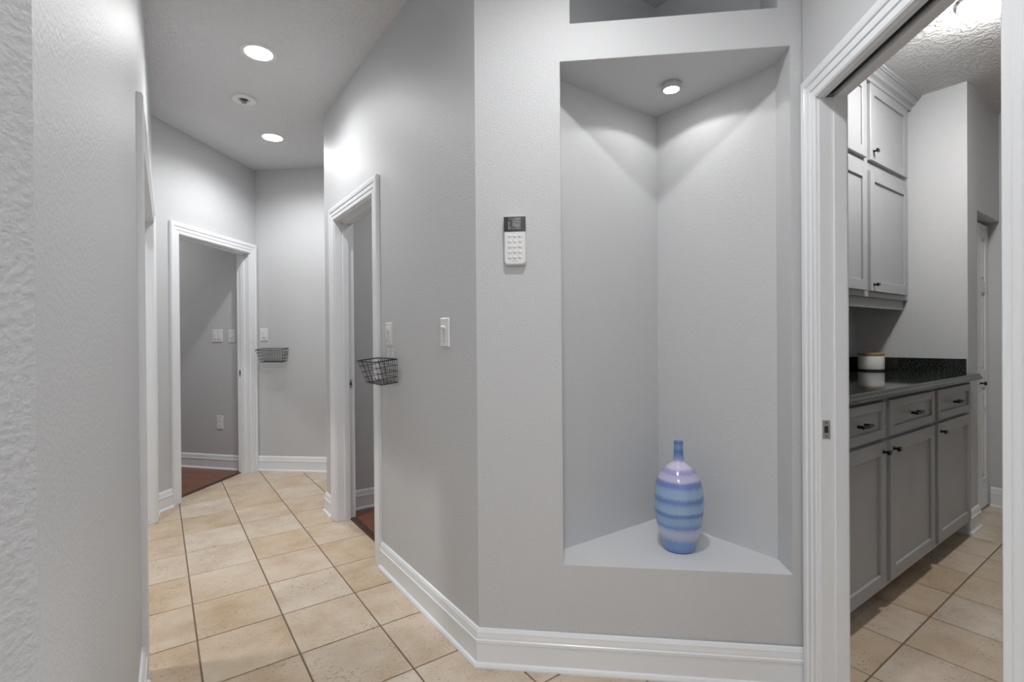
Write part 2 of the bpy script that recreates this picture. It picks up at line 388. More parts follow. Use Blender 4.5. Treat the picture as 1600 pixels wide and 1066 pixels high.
g = G(); g.box((1.926, .80, -.02), (1.975, YB, KCEIL)); tag(g.build('wall_pantry_left', 'wall'), 'grey pantry wall behind the display niche', 'wall', kind='structure')

# ceilings
g = G(); g.box((-3.2, -4.0, CEIL), (5.2, 8.8, CEIL+.1)); c = tag(g.build('ceiling', 'ceiling'), 'light grey textured hall ceiling', 'ceiling', kind='structure')
kp = [KC+Dd*.001, KC+Dd*.001-Nd*3.7, Vector((4.9, -2.0, 0)), Vector((4.9, 1.57, 0)), Vector((1.93, 1.57, 0))]
kpoly = [Vector((1.905, 1.57, 0)), KC+Dd*(KT-.01)+Nd*.0, KC+Dd*(KT-.01)-Nd*3.75, Vector((4.9, -2.0, 0)), Vector((4.9, 1.57, 0))]
g = G(); g.prism([(p.x, p.y) for p in kpoly], KCEIL, CEIL-.001); tag(g.build('ceiling_pantry', 'kceiling'), 'white knockdown textured pantry ceiling', 'ceiling', kind='structure')

# ------------------------------------------------------------------ floors
def clip(poly, n, c):
    """keep n.p <= c"""
    out = []
    for i in range(len(poly)):
        a, b = poly[i], poly[(i+1) % len(poly)]
        da = n[0]*a[0]+n[1]*a[1]-c; db = n[0]*b[0]+n[1]*b[1]-c
        if da <= 0: out.append(a)
        if (da < 0 < db) or (db < 0 < da):
            t = da/(da-db); out.append((a[0]+(b[0]-a[0])*t, a[1]+(b[1]-a[1])*t))
    return out
def area(p): return abs(sum(p[i][0]*p[(i+1) % len(p)][1]-p[(i+1) % len(p)][0]*p[i][1] for i in range(len(p))))/2 if len(p) > 2 else 0
def inset_prism(poly, e, z0, z1):
    """slab with a small chamfer round its top edge"""
    n = len(poly); cx = sum(p[0] for p in poly)/n; cy = sum(p[1] for p in poly)/n
    if sum(poly[i][0]*poly[(i+1) % n][1]-poly[(i+1) % n][0]*poly[i][1] for i in range(n)) < 0: poly = poly[::-1]
    ins = []
    for i in range(n):
        a = Vector(poly[i-1]); b = Vector(poly[i]); c_ = Vector(poly[(i+1) % n])
        d1 = (b-a); d2_ = (c_-b)
        if d1.length < 1e-5 or d2_.length < 1e-5: ins.append(tuple(b)); continue
        d1.normalize(); d2_.normalize(); n1_ = Vector((-d1.y, d1.x)); n2_ = Vector((-d2_.y, d2_.x))
        den = 1+n1_.dot(n2_); mt = (n1_+n2_)/max(den, .3); ins.append(tuple(b+mt*e))
    vs = [(p[0]-cx, p[1]-cy, z0) for p in poly] + [(p[0]-cx, p[1]-cy, z1-e*.7) for p in poly] + [(p[0]-cx, p[1]-cy, z1) for p in ins]
    fs = [tuple(reversed(range(n))), tuple(range(2*n, 3*n))]
    for r in (0, 1):
        for i in range(n): fs.append((r*n+i, r*n+(i+1) % n, (r+1)*n+(i+1) % n, (r+1)*n+i))
    g = G(); g.add(vs, fs); return g, (cx, cy, 0)
GR = .0062
SHARED = {}
def lay_tile(parent, x0, y0, sx, sy, clips):
    full = [(x0+GR/2, y0+GR/2), (x0+sx-GR/2, y0+GR/2), (x0+sx-GR/2, y0+sy-GR/2), (x0+GR/2, y0+sy-GR/2)]
    p = full
    for n, c in clips:
        p = clip(p, n, c)
        if len(p) < 3: return
    if area(p) < 2e-3: return
    g, c = inset_prism(p, .0018, -.008, 0)
    if p == full and 'tile' in SHARED:
        link('tile', SHARED['tile'], parent, c); return
    o = g.build('tile', 'tile', parent, c)
    if p == full: SHARED['tile'] = o.data
def dot(v, x, y): return v[0]*x+v[1]*y
fl = G(); fl.prism([(-1.6, -3.0), (1.2, -3.0), (1.85, .80), (1.98, .98), (1.98, 4.4), (.5, 5.4), (-1.6, 4.3)], -.06, -.0035)
floor = tag(fl.build('floor', 'grout'), 'hall floor of square beige travertine-look tiles with brown grout', 'floor', kind='structure')
HX, HY, SX, SY = .1193, 1.7164, .3217, .3412
DK = KC.dot(Dd); NNW = CW.dot(Nd); DEND = C0.dot(Dd)-.105
neg = lambda v: (-v[0], -v[1])
for i in range(-6, 7):
    for j in range(-14, 12):
        x, y = HX+i*SX, HY+j*SY; cx, cy = x+SX/2, y+SY/2
        dC, nC = dot(Dd, cx, cy), dot(Nd, cx, cy)
        cl = [((Dd.x, Dd.y), DK+.035), (neg(Dd), -DEND), ((0, 1), 5.6), (neg(Nd), 1.95)]
        if cy < .56: cl.append((neg(Dd), -(BC.dot(Dd)-.05)))
        if cx < -.06 and cy > .6:
            if not (BC.y+lo0-.3 < cy < BC.y+lo1+.3): cl.append(((-1, 0), .17))
            else: cl.append(((-1, 0), 1.45)); 
        if cx > MIDX-.2 and cy > 1.7 and y < MID_END-.05: cl.append(((1, 0), 1.055))
        elif cy >= MID_END-.3: cl += [((1, 0), 1.93), ((Nd.x, Nd.y), C0.dot(Nd)+.03)]
        else: cl.append(((Nd.x, Nd.y), NNW+.05 if cx > 1.1 else 9))
        if cy > 4.2 and cx < 0: cl.append((neg(Dd), -(DEND+.06)))
        lay_tile(floor, x, y, SX, SY, cl)
fk = G(); fk.prism([(p.x, p.y) for p in [KC+Dd*.036+Nd*.02, KC+Dd*.036-Nd*3.7, Vector((4.85, -1.95, 0)), Vector((4.85, 1.45, 0)), Vector((1.95, 1.45, 0))]], -.06, -.0035)
floork = tag(fk.build('floor_pantry', 'grout'), 'pantry floor of square beige travertine-look tiles', 'floor', kind='structure')
KX, KY = 2.0763, .7103
for i in range(-7, 10):
    for j in range(-8, 2):
        lay_tile(floork, KX+i*SX, KY+j*SY, SX, SY, [(neg(Dd), -(DK+.037)), ((1, 0), X2), ((0, 1), 1.0), ((0, -1), 1.88)])
# wood floors
def wood_floor(name, P, ang, nx, ny, clips, label, mb):
    g = G(); g.prism(mb, -.06, -.0035); root = tag(g.build(name, 'wood_dark'), label, 'floor', kind='structure')
    W, LN = .11, .9
    ca, sa = math.cos(ang), math.sin(ang)
    for j in range(ny):
        for i in range(-1, nx):
            ox = i*LN + (j*.37 % 1)*LN; oy = j*W
            q = [(ox+.0005, oy+.0005), (ox+LN-.0005, oy+.0005), (ox+LN-.0005, oy+W-.0005), (ox+.0005, oy+W-.0005)]
            q = [(P[0]+ca*a-sa*b, P[1]+sa*a+ca*b) for a, b in q]
            for n, c in clips: q = clip(q, n, c) if len(q) > 2 else []
            if len(q) < 3 or area(q) < .003: continue
            g, c = inset_prism(q, .0008, -.0034, -.0005)
            # grain along the plank
            g.v = [(ca*v[0]+sa*v[1], -sa*v[0]+ca*v[1], v[2]) for v in g.v]
            g.build('plank', 'wood', root, c, ang)
wood_floor('floor_bedroom', (1.06, 1.9), 0, 3, 16, [((-1, 0), -1.092), ((1, 0), 3.0), ((0, 1), MID_END-.09), ((0, -1), -1.85)], 'red-brown plank floor of the bedroom beside the hall', [(1.062, 1.75), (3.0, 1.75), (3.0, MID_END-.09), (1.062, MID_END-.09)])
pe = C0 - Dd*.15 + Nd*.6
wood_floor('floor_end_room', C0-Dd*2.7-Nd*1.35, math.atan2(Dd.y, Dd.x), 4, 26, [((Dd.x, Dd.y), C0.dot(Dd)-.115), (neg(Nd), -(ENDW_P.dot(Nd)+.0)), ((ery.x, ery.y), er0.dot(ery))],
           'red-brown plank floor of the end room', [(p.x, p.y) for p in [ENDW_P-Dd*.106, er_end+Nd*.05-Dd*.02, er_end-erd*3.2, ENDW_P-Dd*2.7]])
def prof_bar(name, P, xd, length, prof, material, label, n):
    vs = [];
    for s in (0, length): vs += [(s, y, z) for y, z in prof]
    k = len(prof); fs = [(i, (i+1) % k, k+(i+1) % k, k+i) for i in range(k)] + [tuple(reversed(range(k))), tuple(range(k, 2*k))]
    yd = Vector((-xd[1], xd[0], 0)); g = G(); g.add(vs, fs)
    return tag(g.build(name, material, None, P, rot_of(yd), smooth=30), label, 'threshold', kind='structure')
TP = [(-.022, 0), (-.018, .006), (-.008, .010), (.012, .010), (.024, .004), (.026, -.0004)]
prof_bar('trim_1', (1.078, 3.395, 0.0002), (0, -1, 0), .715, TP, 'wood_dark', 'dark wood threshold strip in the bedroom doorway', 1)
prof_bar('trim_2', ENDW_P-Dd*.115+Nd*(eo0+.005)+Vector((0, 0, .0002)), (Nd.x, Nd.y, 0), eo1-eo0-.01, TP, 'wood_dark', 'dark wood threshold strip in the end doorway', 2)

# ------------------------------------------------------------------ baseboards
def P2(v): return (v.x, v.y)
mid_cas_r = MID_END-(mo1+.086+.006); mid_cas_l = MID_END-(mo0-.086-.006)
kcs = ko0-.086-.006
baseboard('baseboard_niche', [(MIDX, mid_cas_r), P2(CW), P2(KC-Nd*0.0)], 'white moulded baseboard wrapping the corner below the niche')
baseboard('baseboard_passage', [(1.94, MID_END), (MIDX, MID_END), (MIDX, mid_cas_l)], 'short white baseboard end beside the bedroom doorway')
baseboard('baseboard_end', [P2(C0+Dd*.001), P2(C0+Dd*1.7)], 'white moulded baseboard under the far wire basket')
lcs = lo1+.086+.006
LE = BC+LX*3.60
inter = ENDW_P + Nd*.02
baseboard('baseboard_end_left', [P2(BC+LX*(lcs+.003)), P2(BC+LX*3.774), P2(ENDW_P+Nd*(eo0-.086-.006))], 'short white baseboard between the two left doorways')
baseboard('baseboard_left', [P2(BC-Nd*3.35), P2(BC), P2(BC+LX*(lo0-.086-.006))], 'white baseboard at the foot of the near left wall')
baseboard('baseboard_bedroom', [(1.093, MID_END-.09), (2.95, MID_END-.09)], 'white moulded baseboard inside the bedroom')
baseboard('baseboard_end_room', [P2(er_end-erd*3.0), P2(er_end-erd*.06)], 'white moulded baseboard inside the end room')
baseboard('baseboard_pantry', [(XE, .93), (XE, YD), (4.27, YD)], 'white baseboard wrapping the pantry wall corner by the cabinets')
baseboard('baseboard_pantry_right', [(X2, .915), (X2, -1.85)], 'white baseboard on the pantry wall beside the narrow door')
baseboard('baseboard_corridor', [P2(KC-Nd*(ko1+.1)), P2(KC-Nd*3.6)], 'white baseboard past the pantry doorway')

# ------------------------------------------------------------------ door frames
def strike(root, pos, axis='x', sgn=1):
    """small nickel strike plate on a jamb; jamb face normal along local x"""
    x, y, z = pos; e = .0022*sgn
    a, b = sorted((x, x+e))
    g = G(); g.box((a, y-.0115, z-.030), (b, y+.0115, z+.030)); g.build('strike_plate', 'nickel', root)
    a, b = sorted((x+e, x+e*1.25)); g = G(); g.box((a, y-.006, z-.011), (b, y+.006, z+.011)); g.build('strike_hole', 'dark', root)
    for dz in (-.022, .022):
        g = G(); g.box((a, y-.003, z+dz-.003), (b, y+.003, z+dz+.003)); g.build('screw', 'steel', root)
def swing_frame(name, P, yd, s0, s1, zt, t, label):
    r = tag(empty(name, P, yd), label, 'door frame', kind='structure')
    casing(r, s0-.006, s1+.006, zt+.006)
    j = .019
    for a, b in ((s0-j, s0), (s1, s1+j)): g = G(); g.box((a, -.001, 0.001), (b, t+.001, zt)); g.build('jamb', 'trim', r)
    g = G(); g.box((s0-j, -.001, zt), (s1+j, t+.001, zt+j)); g.build('head_jamb', 'trim', r)
    for a, b in ((s0, s0+.011), (s1-.011, s1)): g = G(); g.box((a, t*.40, 0.001), (b, t*.40+.035, zt)); g.build('stop', 'trim', r)
    g = G(); g.box((s0, t*.40, zt-.011), (s1, t*.40+.035, zt)); g.build('stop', 'trim', r)
    return r
d1_ = swing_frame('door_1', MID_P, (1, 0, 0), mo0, mo1, 2.015, .12, 'white cased doorway to the bedroom in the hall wall')
strike(d1_, (mo0, .094, .922), sgn=1)
d2_ = swing_frame('door_2', ENDW_P, -Dd, eo0, eo1, 2.02, .12, 'white cased doorway to the end room')
strike(d2_, (eo1, .094, .924), sgn=-1)
def pocket_frame(name, P, yd, s0, s1, zt, t, slot, label):
    r = tag(empty(name, P, yd), label, 'door frame', kind='structure')
    casing(r, s0-.006, s1+.006, zt+.006)
    casing(r, s0-.006, s1+.006, zt+.006, side=1, y=t)
    j = .015; a0, a1 = slot
    for s_in, s_out in ((s0, s0-j), (s1, s1+j)):
        a, b = sorted((s_in, s_out)); split = s_in == s1
        if split:
            for y0, y1 in ((-.001, a0), (a1, t+.001)): g = G(); g.box((a, y0, .001), (b, y1, zt)); g.build('jamb', 'trim', r)
        else:
            g = G(); g.box((a, -.001, .001), (b, t+.001, zt)); g.build('jamb', 'trim', r)
            g = G(); g.box((b, a1-.004, .001), (b+.005, t+.001, zt)); g.build('stop', 'trim', r)
    for y0, y1 in ((-.001, a0), (a1, t+.001)): g = G(); g.box((s0-j, y0, zt), (s1+j, y1, zt+.028)); g.build('head_jamb', 'trim', r)
    g = G(); g.box((s0-j, a0, zt+.0195), (s1+j, a1, zt+.0199)); g.build('slot_shade', 'dark', r)  # near-black sheet painting in the shade up inside the track slot
    tr = G(); yc = (a0+a1)/2; tr.box((s0+.02, yc-.011, zt+.008), (s1+.0, yc-.006, zt+.0195)); tr.box((s0+.02, yc+.006, zt+.008), (s1, yc+.011, zt+.0195))
    tr.build('track', 'steel', r)
    return r
d3_ = pocket_frame('door_3', KC, Dd, ko0, ko1, 1.992, KT, (.016, .046), 'white cased pocket doorway to the pantry')
strike(d3_, (ko0, .0145, .919), sgn=1)
d4_ = pocket_frame('door_4', BC, LY, lo0, lo1, 2.012, .15, (.05, .09), 'wide white cased pocket doorway in the left hall wall')

# narrow six panel door in the pantry
dr = tag(empty('door_5', (4.272, .925, 0)), 'narrow white panelled pantry closet door with a dark knob', 'door', kind='structure')
DWd = X2-4.272-.004
g = G(); g.box((0.002, .012, .012), (DWd, .035, 1.995)); g.build('door_leaf', 'trim', dr)
zs = [(.012, .22), (.36+.50, .98), (1.52, 1.60), (1.90, 1.995)]
cols = [(.002, .085), (.225, .385), (DWd-.075, DWd)]
for a, b in cols: g = G(); g.bbox((a, 0, .012), (b, .012, 1.995), .003); g.build('stile', 'trim', dr)
for z0, z1 in zs:
    for a, b in ((.085, .225), (.385, DWd-.075)): g = G(); g.bbox((a, 0.0003, z0), (b, .012, z1), .003); g.build('rail', 'trim', dr)
for (z0, z1) in ((.22, .86), (.98, 1.52), (1.60, 1.90)):
    for a, b in ((.085, .225), (.385, DWd-.075)): g = G(); g.bbox((a+.018, .003, z0+.018), (b-.018, .012, z1-.018), .010); g.build('panel', 'trim', dr)
g = G(); g.cyl_y((.335, .89), .007, -.026, 0, 10); g.cyl_y((.335, .89), .013, -.036, -.024, 12); g.build('knob', 'bronze', dr, smooth=40)

# ------------------------------------------------------------------ lamps
def can(name, x, y, z, lens, watts, label, r=.082, group=None):
    t = tag(empty(name, (x, y, z)), label, 'ceiling light', group)
    g = G(); g.lathe([(r-.014, -.002), (r-.010, -.006), (r+.004, -.007), (r+.010, -.0035), (r+.011, -.0005), (r-.014, -.0005)], 40, cap=False); g.build('trim_ring', 'plastic', t, smooth=40)
    g = G(); g.lathe([(r-.0145, -.0012), (r-.0145, -.0045), (r-.03, -.0055)], 32); g.build('lens', lens, t, smooth=50)
    sp = bpy.data.lights.new('can_beam', 'SPOT'); sp.energy = watts; sp.spot_size = math.radians(158); sp.spot_blend = .75; sp.shadow_soft_size = .06; sp.color = (1, .992, .985)
    so = bpy.data.objects.new('can_beam', sp); COL.objects.link(so); so.parent = t; so.location = (0, 0, -.012)
    return t
can('recessed_light', .468, 3.063, CEIL, 'lens', 8.0, 'bright round recessed ceiling light before the sprinkler, the larger of the two')
can('recessed_light', .747, 4.277, CEIL, 'lens', CAN_W, 'bright round recessed ceiling light near the end wall beyond the sprinkler')
pA = Dd*.05 + Nd*1.10
can('recessed_light', pA.x, pA.y, CEIL, 'lens', 10.5, 'round recessed ceiling light in front of the display niche')
for nb, lb in ((-.80, 'added fill light, a round recessed can past the near wall corner in the corridor'), (-1.55, 'added fill light, a round recessed can by the corridor end wall')):  # unseen cans added behind the camera to fill the lower walls
    pB = Dd*-.22 + Nd*nb
    can('recessed_light', pB.x, pB.y, CEIL, 'blens', CORRIDOR_FILL_W, lb)
t = tag(empty('dome_light', (3.14, .585, KCEIL)), 'bright round flush dome light on the pantry ceiling', 'ceiling light')
g = G(); g.lathe([(.0, -.0005), (.118, -.0005), (.122, -.004), (.122, -.014), (.116, -.016), (0, -.016)], 44, cap=False); g.build('base_ring', 'plastic', t, smooth=40)
g = G(); g.lathe([(.112, -.0165), (.110, -.030), (.098, -.044), (.075, -.055), (.04, -.062), (.002, -.064)], 32); g.build('dome', 'klens', t, smooth=60)
can('recessed_light', 2.0, 2.75, CEIL, 'rlens', ROOM_FILL_W, 'added fill light, a round recessed can in the bedroom ceiling')  # unseen can, added to brighten the dim bedroom
pE = C0 - Dd*1.5 - Nd*.55
can('recessed_light', pE.x, pE.y, CEIL, 'rlens', ROOM_FILL_W, 'added fill light, a round recessed can in the end room ceiling')  # can made up to lift the dim end room
can('recessed_light', -.85, 2.6, CEIL, 'rlens', 16.0, 'added fill light, a round recessed can beyond the wide pocket doorway')  # unseen can added so its spill brightens the hall wall opposite
# niche puck light
pk = tag(empty('puck_light', (1.682, 1.252, NZ1-.0012)), 'small round puck light under the niche soffit', 'puck light')
g = G(); g.lathe([(.036, -.0005), (.038, -.004), (.038, -.022), (.035, -.024), (.030, -.024), (.030, -.017), (.0, -.017)], 32, cap=False); g.build('housing', 'plastic_shade', pk, smooth=40)
g = G(); g.lathe([(.0295, -.0172), (.0295, -.0235), (.024, -.026)], 28); g.build('lens', 'puck', pk, smooth=50)

sl = bpy.data.lights.new('puck_beam', 'SPOT'); sl.energy = NICHE_W; sl.spot_size = math.radians(146); sl.spot_blend = .12; sl.shadow_soft_size = .02; sl.color = (1, .985, .96)
so = bpy.data.objects.new('puck_beam', sl); COL.objects.link(so); so.parent = pk; so.location = (0, 0, -.030)

# fire sprinkler
fs_ = tag(empty('fire_sprinkler', (.475, 3.70, CEIL)), 'white ceiling sprinkler head with a dark recessed centre between the hall lights', 'sprinkler')
g = G(); g.lathe([(.026, -.001), (.028, -.008), (.034, -.014), (.056, -.016), (.070, -.014), (.074, -.008), (.074, -.0005), (.026, -.0005)], 36, cap=False); g.build('escutcheon', 'plastic', fs_, smooth=40)
g = G(); g.lathe([(.0, -.0008), (.0275, -.0008), (.0275, -.002), (0, -.002)], 20, cap=False); g.build('recess', 'dark', fs_)
g = G(); g.tube([(-.013, 0, -.002), (-.015, 0, -.016), (-.004, 0, -.028), (.004, 0, -.028), (.015, 0, -.016), (.013, 0, -.002)], .0032, 6); g.build('frame_arm', 'steel', fs_, smooth=60)
g = G(); g.lathe([(.0, -.030), (.015, -.030), (.016, -.028), (0, -.027)], 16, cap=False); g.build('deflector', 'steel', fs_)
g = G(); g.tube([(0, 0, -.003), (0, 0, -.026)], .003, 6); g.build('bulb', 'base_dark', fs_)

# ------------------------------------------------------------------ switch plates
def plate(root, w_, h, d=.006):
    g = G(); g.bbox((-w_/2, -d, -h/2), (w_/2, -.0003, h/2), .003); g.build('cover_plate', 'plastic', root)
    for z in (-h*.42, h*.42):
        g = G(); g.cyl_y((0, z), .0028, -d-.0006, -d+.001, 8); g.build('screw', 'plastic_shade', root)
def on(P, yd, s, z): return at(P, (yd[1], -yd[0], 0), s) + Vector((0, 0, z))
yM = (1, 0, 0)
# slide dimmer on the hall wall, near the niche corner
r = tag(empty('light_switch', on(MID_P, yM, MID_END-1.842, 1.249), yM), 'white slide dimmer switch plate between the doorway and the niche corner', 'switch')
plate(r, .074, .119)
g = G(); g.box((-.006, -.0068, -.032), (.002, -.0058, .030)); g.build('slot', 'plastic_shade', r)
g = G(); g.bbox((-.015, -.016, .016), (.012, -.006, .027), .003); g.build('slider', 'plastic', r)
g = G(); g.box((-.011, -.0066, -.040), (.009, -.0058, -.037)); g.build('mark', 'plastic_shade', r)
r = tag(empty('light_switch', on(MID_P, yM, MID_END-2.455, 1.250), yM), 'white double-slider control plate above the wire basket by the doorway', 'switch')
plate(r, .076, .117)
for x in (-.016, .014): g = G(); g.bbox((x-.010, -.011, -.036), (x+.010, -.006, .036), .002); g.build('slider_track', 'plastic', r)
g = G(); g.bbox((-.026, -.014, -.034), (-.010, -.010, -.027), .001); g.build('slider', 'plastic_shade', r)
g = G(); g.bbox((.006, -.014, .012), (.022, -.010, .020), .001); g.build('slider', 'plastic_shade', r)
r = tag(empty('light_switch', on(C0, Nd, .075, 1.278), Nd), 'white rocker switch plate above the far wire basket', 'switch')
plate(r, .074, .118)
g = G(); g.bbox((-.017, -.010, -.033), (.017, -.006, .033), .003); g.build('rocker', 'plastic', r)
g = G(); g.box((-.017, -.0107, -.030), (.017, -.0098, -.026)); g.build('dimmer_bar', 'plastic_shade', r)
def er(P, s, z): return er0 - erd*s + Vector((0, 0, z))
def s_of(x, y): return (er0-Vector((x, y, 0))).dot(erd)
r = tag(empty('light_switch', er(0, s_of(.462, 5.492), 1.270), ery), 'white double switch plate inside the end room', 'switch')
plate(r, .116, .118)
for x in (-.023, .023): g = G(); g.bbox((x-.016, -.010, -.033), (x+.016, -.006, .033), .003); g.build('rocker', 'plastic', r)
r = tag(empty('light_switch', er(0, s_of(.569, 5.368), 1.266), ery), 'single toggle switch plate beside the double plate inside the end room', 'switch')
plate(r, .072, .118)
g = G(); g.box((-.005, -.0068, -.012), (.005, -.0058, .012)); g.build('slot', 'plastic_shade', r)
g = G(); g.bbox((-.004, -.018, -.012), (.004, -.006, .004), .002); g.build('toggle', 'plastic', r)
r = tag(empty('outlet_plate', er(0, s_of(.475, 5.477), .446), ery), 'white outlet plate low on the end room wall', 'outlet')
plate(r, .072, .126)
for z in (-.02, .02): g = G(); g.bbox((-.016, -.008, z-.014), (.016, -.006, z+.014), .002); g.build('socket', 'plastic', r)

# ------------------------------------------------------------------ alarm keypad
kp_p = CW + Dd*((Vector((1.0745, 1.4865, 0))-CW).dot(Dd))
r = tag(empty('alarm_keypad', kp_p + Vector((0, 0, 1.581)), Nd), 'white alarm keypad with a dark screen on the wall left of the niche', 'keypad')
W2, H2, T = .0405, .089, .021
def rrect(w2, z0, z1, rad, n=6):
    pts = []
    for cx, cz, a0 in ((w2-rad, z0+rad, -90), ):
        pts += [(cx+rad*math.cos(math.radians(a0+90*i/n)), cz+rad*math.sin(math.radians(a0+90*i/n))) for i in range(n+1)]
    pts += [(w2, z1), (-w2, z1)]
    pts += [(-w2+rad+rad*math.cos(math.radians(180+90*i/n)), z0+rad+rad*math.sin(math.radians(180+90*i/n))) for i in range(n+1)]
    return pts
pts = rrect(W2, -H2, H2, .014); ins = rrect(W2-.004, -H2+.004, H2-.002, .011); n = len(pts)
g = G(); vs = [(x, -.0003, z) for x, z in pts] + [(x, -T+.005, z) for x, z in pts] + [(x, -T, z) for x, z in ins]
fs = [tuple(range(n)), tuple(reversed(range(2*n, 3*n)))]
for q in (0, 1):
    for i in range(n): fs.append((q*n+i, q*n+(i+1) % n, (q+1)*n+(i+1) % n, (q+1)*n+i))
g.add(vs, fs).build('body', 'plastic', r, smooth=30)
g = G(); g.bbox((-W2+.0004, -T-.0022, .033), (W2-.0004, -T+.0005, H2-.002), .001); scr = g.build('screen', 'screen', r)
g = G(); g.box((-.024, -T-.0026, .040), (.022, -T-.0021, .083)); g.build('display', 'lcd', scr)
for a in range(3):
    for b in range(5):
        g = G(); g.lathe([(.0072, 0), (.0070, .0016), (.0052, .0026)], 14)
        g.v = [(v[0]+(a-1)*.0195, -T-v[2]+.0002, v[1]*.8+.0165-b*.0195) for v in g.v]
        g.build('key', 'plastic', r, smooth=40)
g = G(); g.box((-.010, -T-.0004, -.0768), (.010, -T+.0002, -.0748)); g.build('logo_mark', 'plastic_shade', r)

# ------------------------------------------------------------------ wire baskets
def basket(P, yd, label):
    r = tag(empty('wire_basket', P, yd), label, 'basket', 'wire baskets hung on the walls')
    TW, TD, BW, BD, HT = .128, .112, .104, .086, .118     # half width / depth at rim and at base
    b0 = -.019
    r.rotation_euler[0] = .115
    def pt(u, v, z):   # u -1..1 along wall, v 0..1 away from wall, z 0..1 up
        hw = BW+(TW-BW)*z; dp = BD+(TD-BD)*z
        return (u*hw, b0-v*dp, -HT+HT*z)
    g = G(); g.tube([pt(-1, 0, 1), pt(1, 0, 1), pt(1, 1, 1), pt(-1, 1, 1)], .003, 6, True); g.build('rim', 'black', r, smooth=60)
    g = G()
    for z in (0.02, .25, .5, .75): g.tube([pt(-1, 0, z), pt(1, 0, z), pt(1, 1, z), pt(-1, 1, z)], .0014, 5, True)
    for i in range(10):
        u = -1+2*i/9
        g.tube([pt(u, 0, 1), pt(u, 0, 0), pt(u, 1, 0), pt(u, 1, 1)], .0014, 5)
    for i in range(1, 5):
        v = i/5
        g.tube([pt(-1, v, 1), pt(-1, v, 0), pt(1, v, 0), pt(1, v, 1)], .0014, 5)
    g.build('wire_mesh', 'black', r, smooth=60)
    return r
basket(on(MID_P, yM, MID_END-2.445, 1.127), yM, 'black wire basket on the hall wall beside the bedroom doorway')
basket(on(C0, Nd, .198, 1.150), Nd, 'black wire basket on the end wall under a rocker switch')
r0 = None
for k, (s, z) in enumerate(((MID_END-2.462, 1.150), (MID_END-2.405, 1.150))):
    r = tag(empty('adhesive_hook', on(MID_P, yM, s, z), yM), ('clear adhesive hook behind the wire basket, on its doorway side', 'clear adhesive hook behind the wire basket, on its dimmer side')[k], 'hook', 'adhesive hooks behind the wire basket')
    g = G(); g.bbox((-.011, -.004, -.024), (.011, -.0003, .024), .002); g.build('backplate', 'clear', r)
    g = G(); g.tube([(0, -.003, .004), (0, -.006, -.014), (0, -.013, -.020), (0, -.016, -.013)], .003, 6); g.build('hook_arm', 'clear', r, smooth=60)

# ------------------------------------------------------------------ vase
VS = .00251
prof_px = [(23.5, 925), (24.4, 905), (26, 860), (29.5, 815), (32.2, 775), (35, 700), (36.6, 640), (37, 580), (36.6, 510), (34.3, 440), (31.2, 392), (27.5, 362), (22.8, 335), (17, 308), (10.8, 288), (8.6, 276), (7.8, 250), (7.2, 215), (7.0, 170), (7.0, 140), (7.4, 132)]
pv = [(p*VS, (925-y)/4.635*VS*.985) for p, y in prof_px]
r = tag(empty('vase', (1.672, 1.222, NZ0+.0012)), 'blue and lavender striped ceramic bottle vase standing in the niche', 'vase')
# smooth the profile (Catmull-Rom)
pp = []
for i in range(len(pv)-1):
    p0 = pv[max(i-1, 0)]; p1 = pv[i]; p2 = pv[i+1]; p3 = pv[min(i+2, len(pv)-1)]
    for k in range(3):
        t = k/3
        pp.append(tuple(.5*((2*p1[j]) + (-p0[j]+p2[j])*t + (2*p0[j]-5*p1[j]+4*p2[j]-p3[j])*t*t + (-p0[j]+3*p1[j]-3*p2[j]+p3[j])*t**3) for j in (0, 1)))
pp.append(pv[-1])
hv = pv[-1][1]
pp = [(0, 0.0)] + [(pv[0][0]-.004, 0)] + [(a, max(b, .003)) for a, b in pp] + [(.0165, hv+.001), (.0145, hv-.001), (.0135, hv-.05), (.0, hv-.055)]
g = G(); g.lathe(pp, 56, cap=False); g.build('body', 'vase', r, smooth=50)

# ------------------------------------------------------------------ pantry cabinets
FY = .857; DY = .838                            # face frame, door face
def shaker(parent, name, x0, x1, z0, z1, yf, yb, rail=.055, mname='cab'):
    """frame of four pieces round a recessed panel"""
    root = empty(name, (0, 0, 0)); root.parent = parent
    e = .0022
    for a, b in ((x0, x0+rail), (x1-rail, x1)): g = G(); g.bbox((a, yf, z0), (b, yb, z1), e); g.build('stile', mname, root)
    for a, b in ((z0, z0+rail), (z1-rail, z1)): g = G(); g.bbox((x0+rail, yf+.0002, a), (x1-rail, yb, b), e); g.build('rail', mname, root)
    g = G(); g.box((x0+rail, yf+.010, z0+rail), (x1-rail, yb-.0005, z1-rail)); g.build('panel', mname, root)
    return root
def knob(parent, x, z, yf):
    g = G(); g.cyl_y((x, z), .0055, yf-.018, yf+.0005, 10); g.cyl_y((x, z), .009, yf-.003, yf+.0004, 10)
    g.box((x-.013, yf-.028, z-.009), (x+.013, yf-.018, z+.009)); g.build('knob', 'bronze', parent)
def pull(parent, x, z, yf):
    g = G()
    for s in (-1, 1): g.box((x+s*.036-.006, yf-.022, z-.006), (x+s*.036+.006, yf+.0005, z+.006))
    g.tube([(x-.052, yf-.024, z), (x-.03, yf-.027, z), (x, yf-.030, z), (x+.03, yf-.027, z), (x+.052, yf-.024, z)], .0068, 8); g.build('pull', 'bronze', parent, smooth=50)
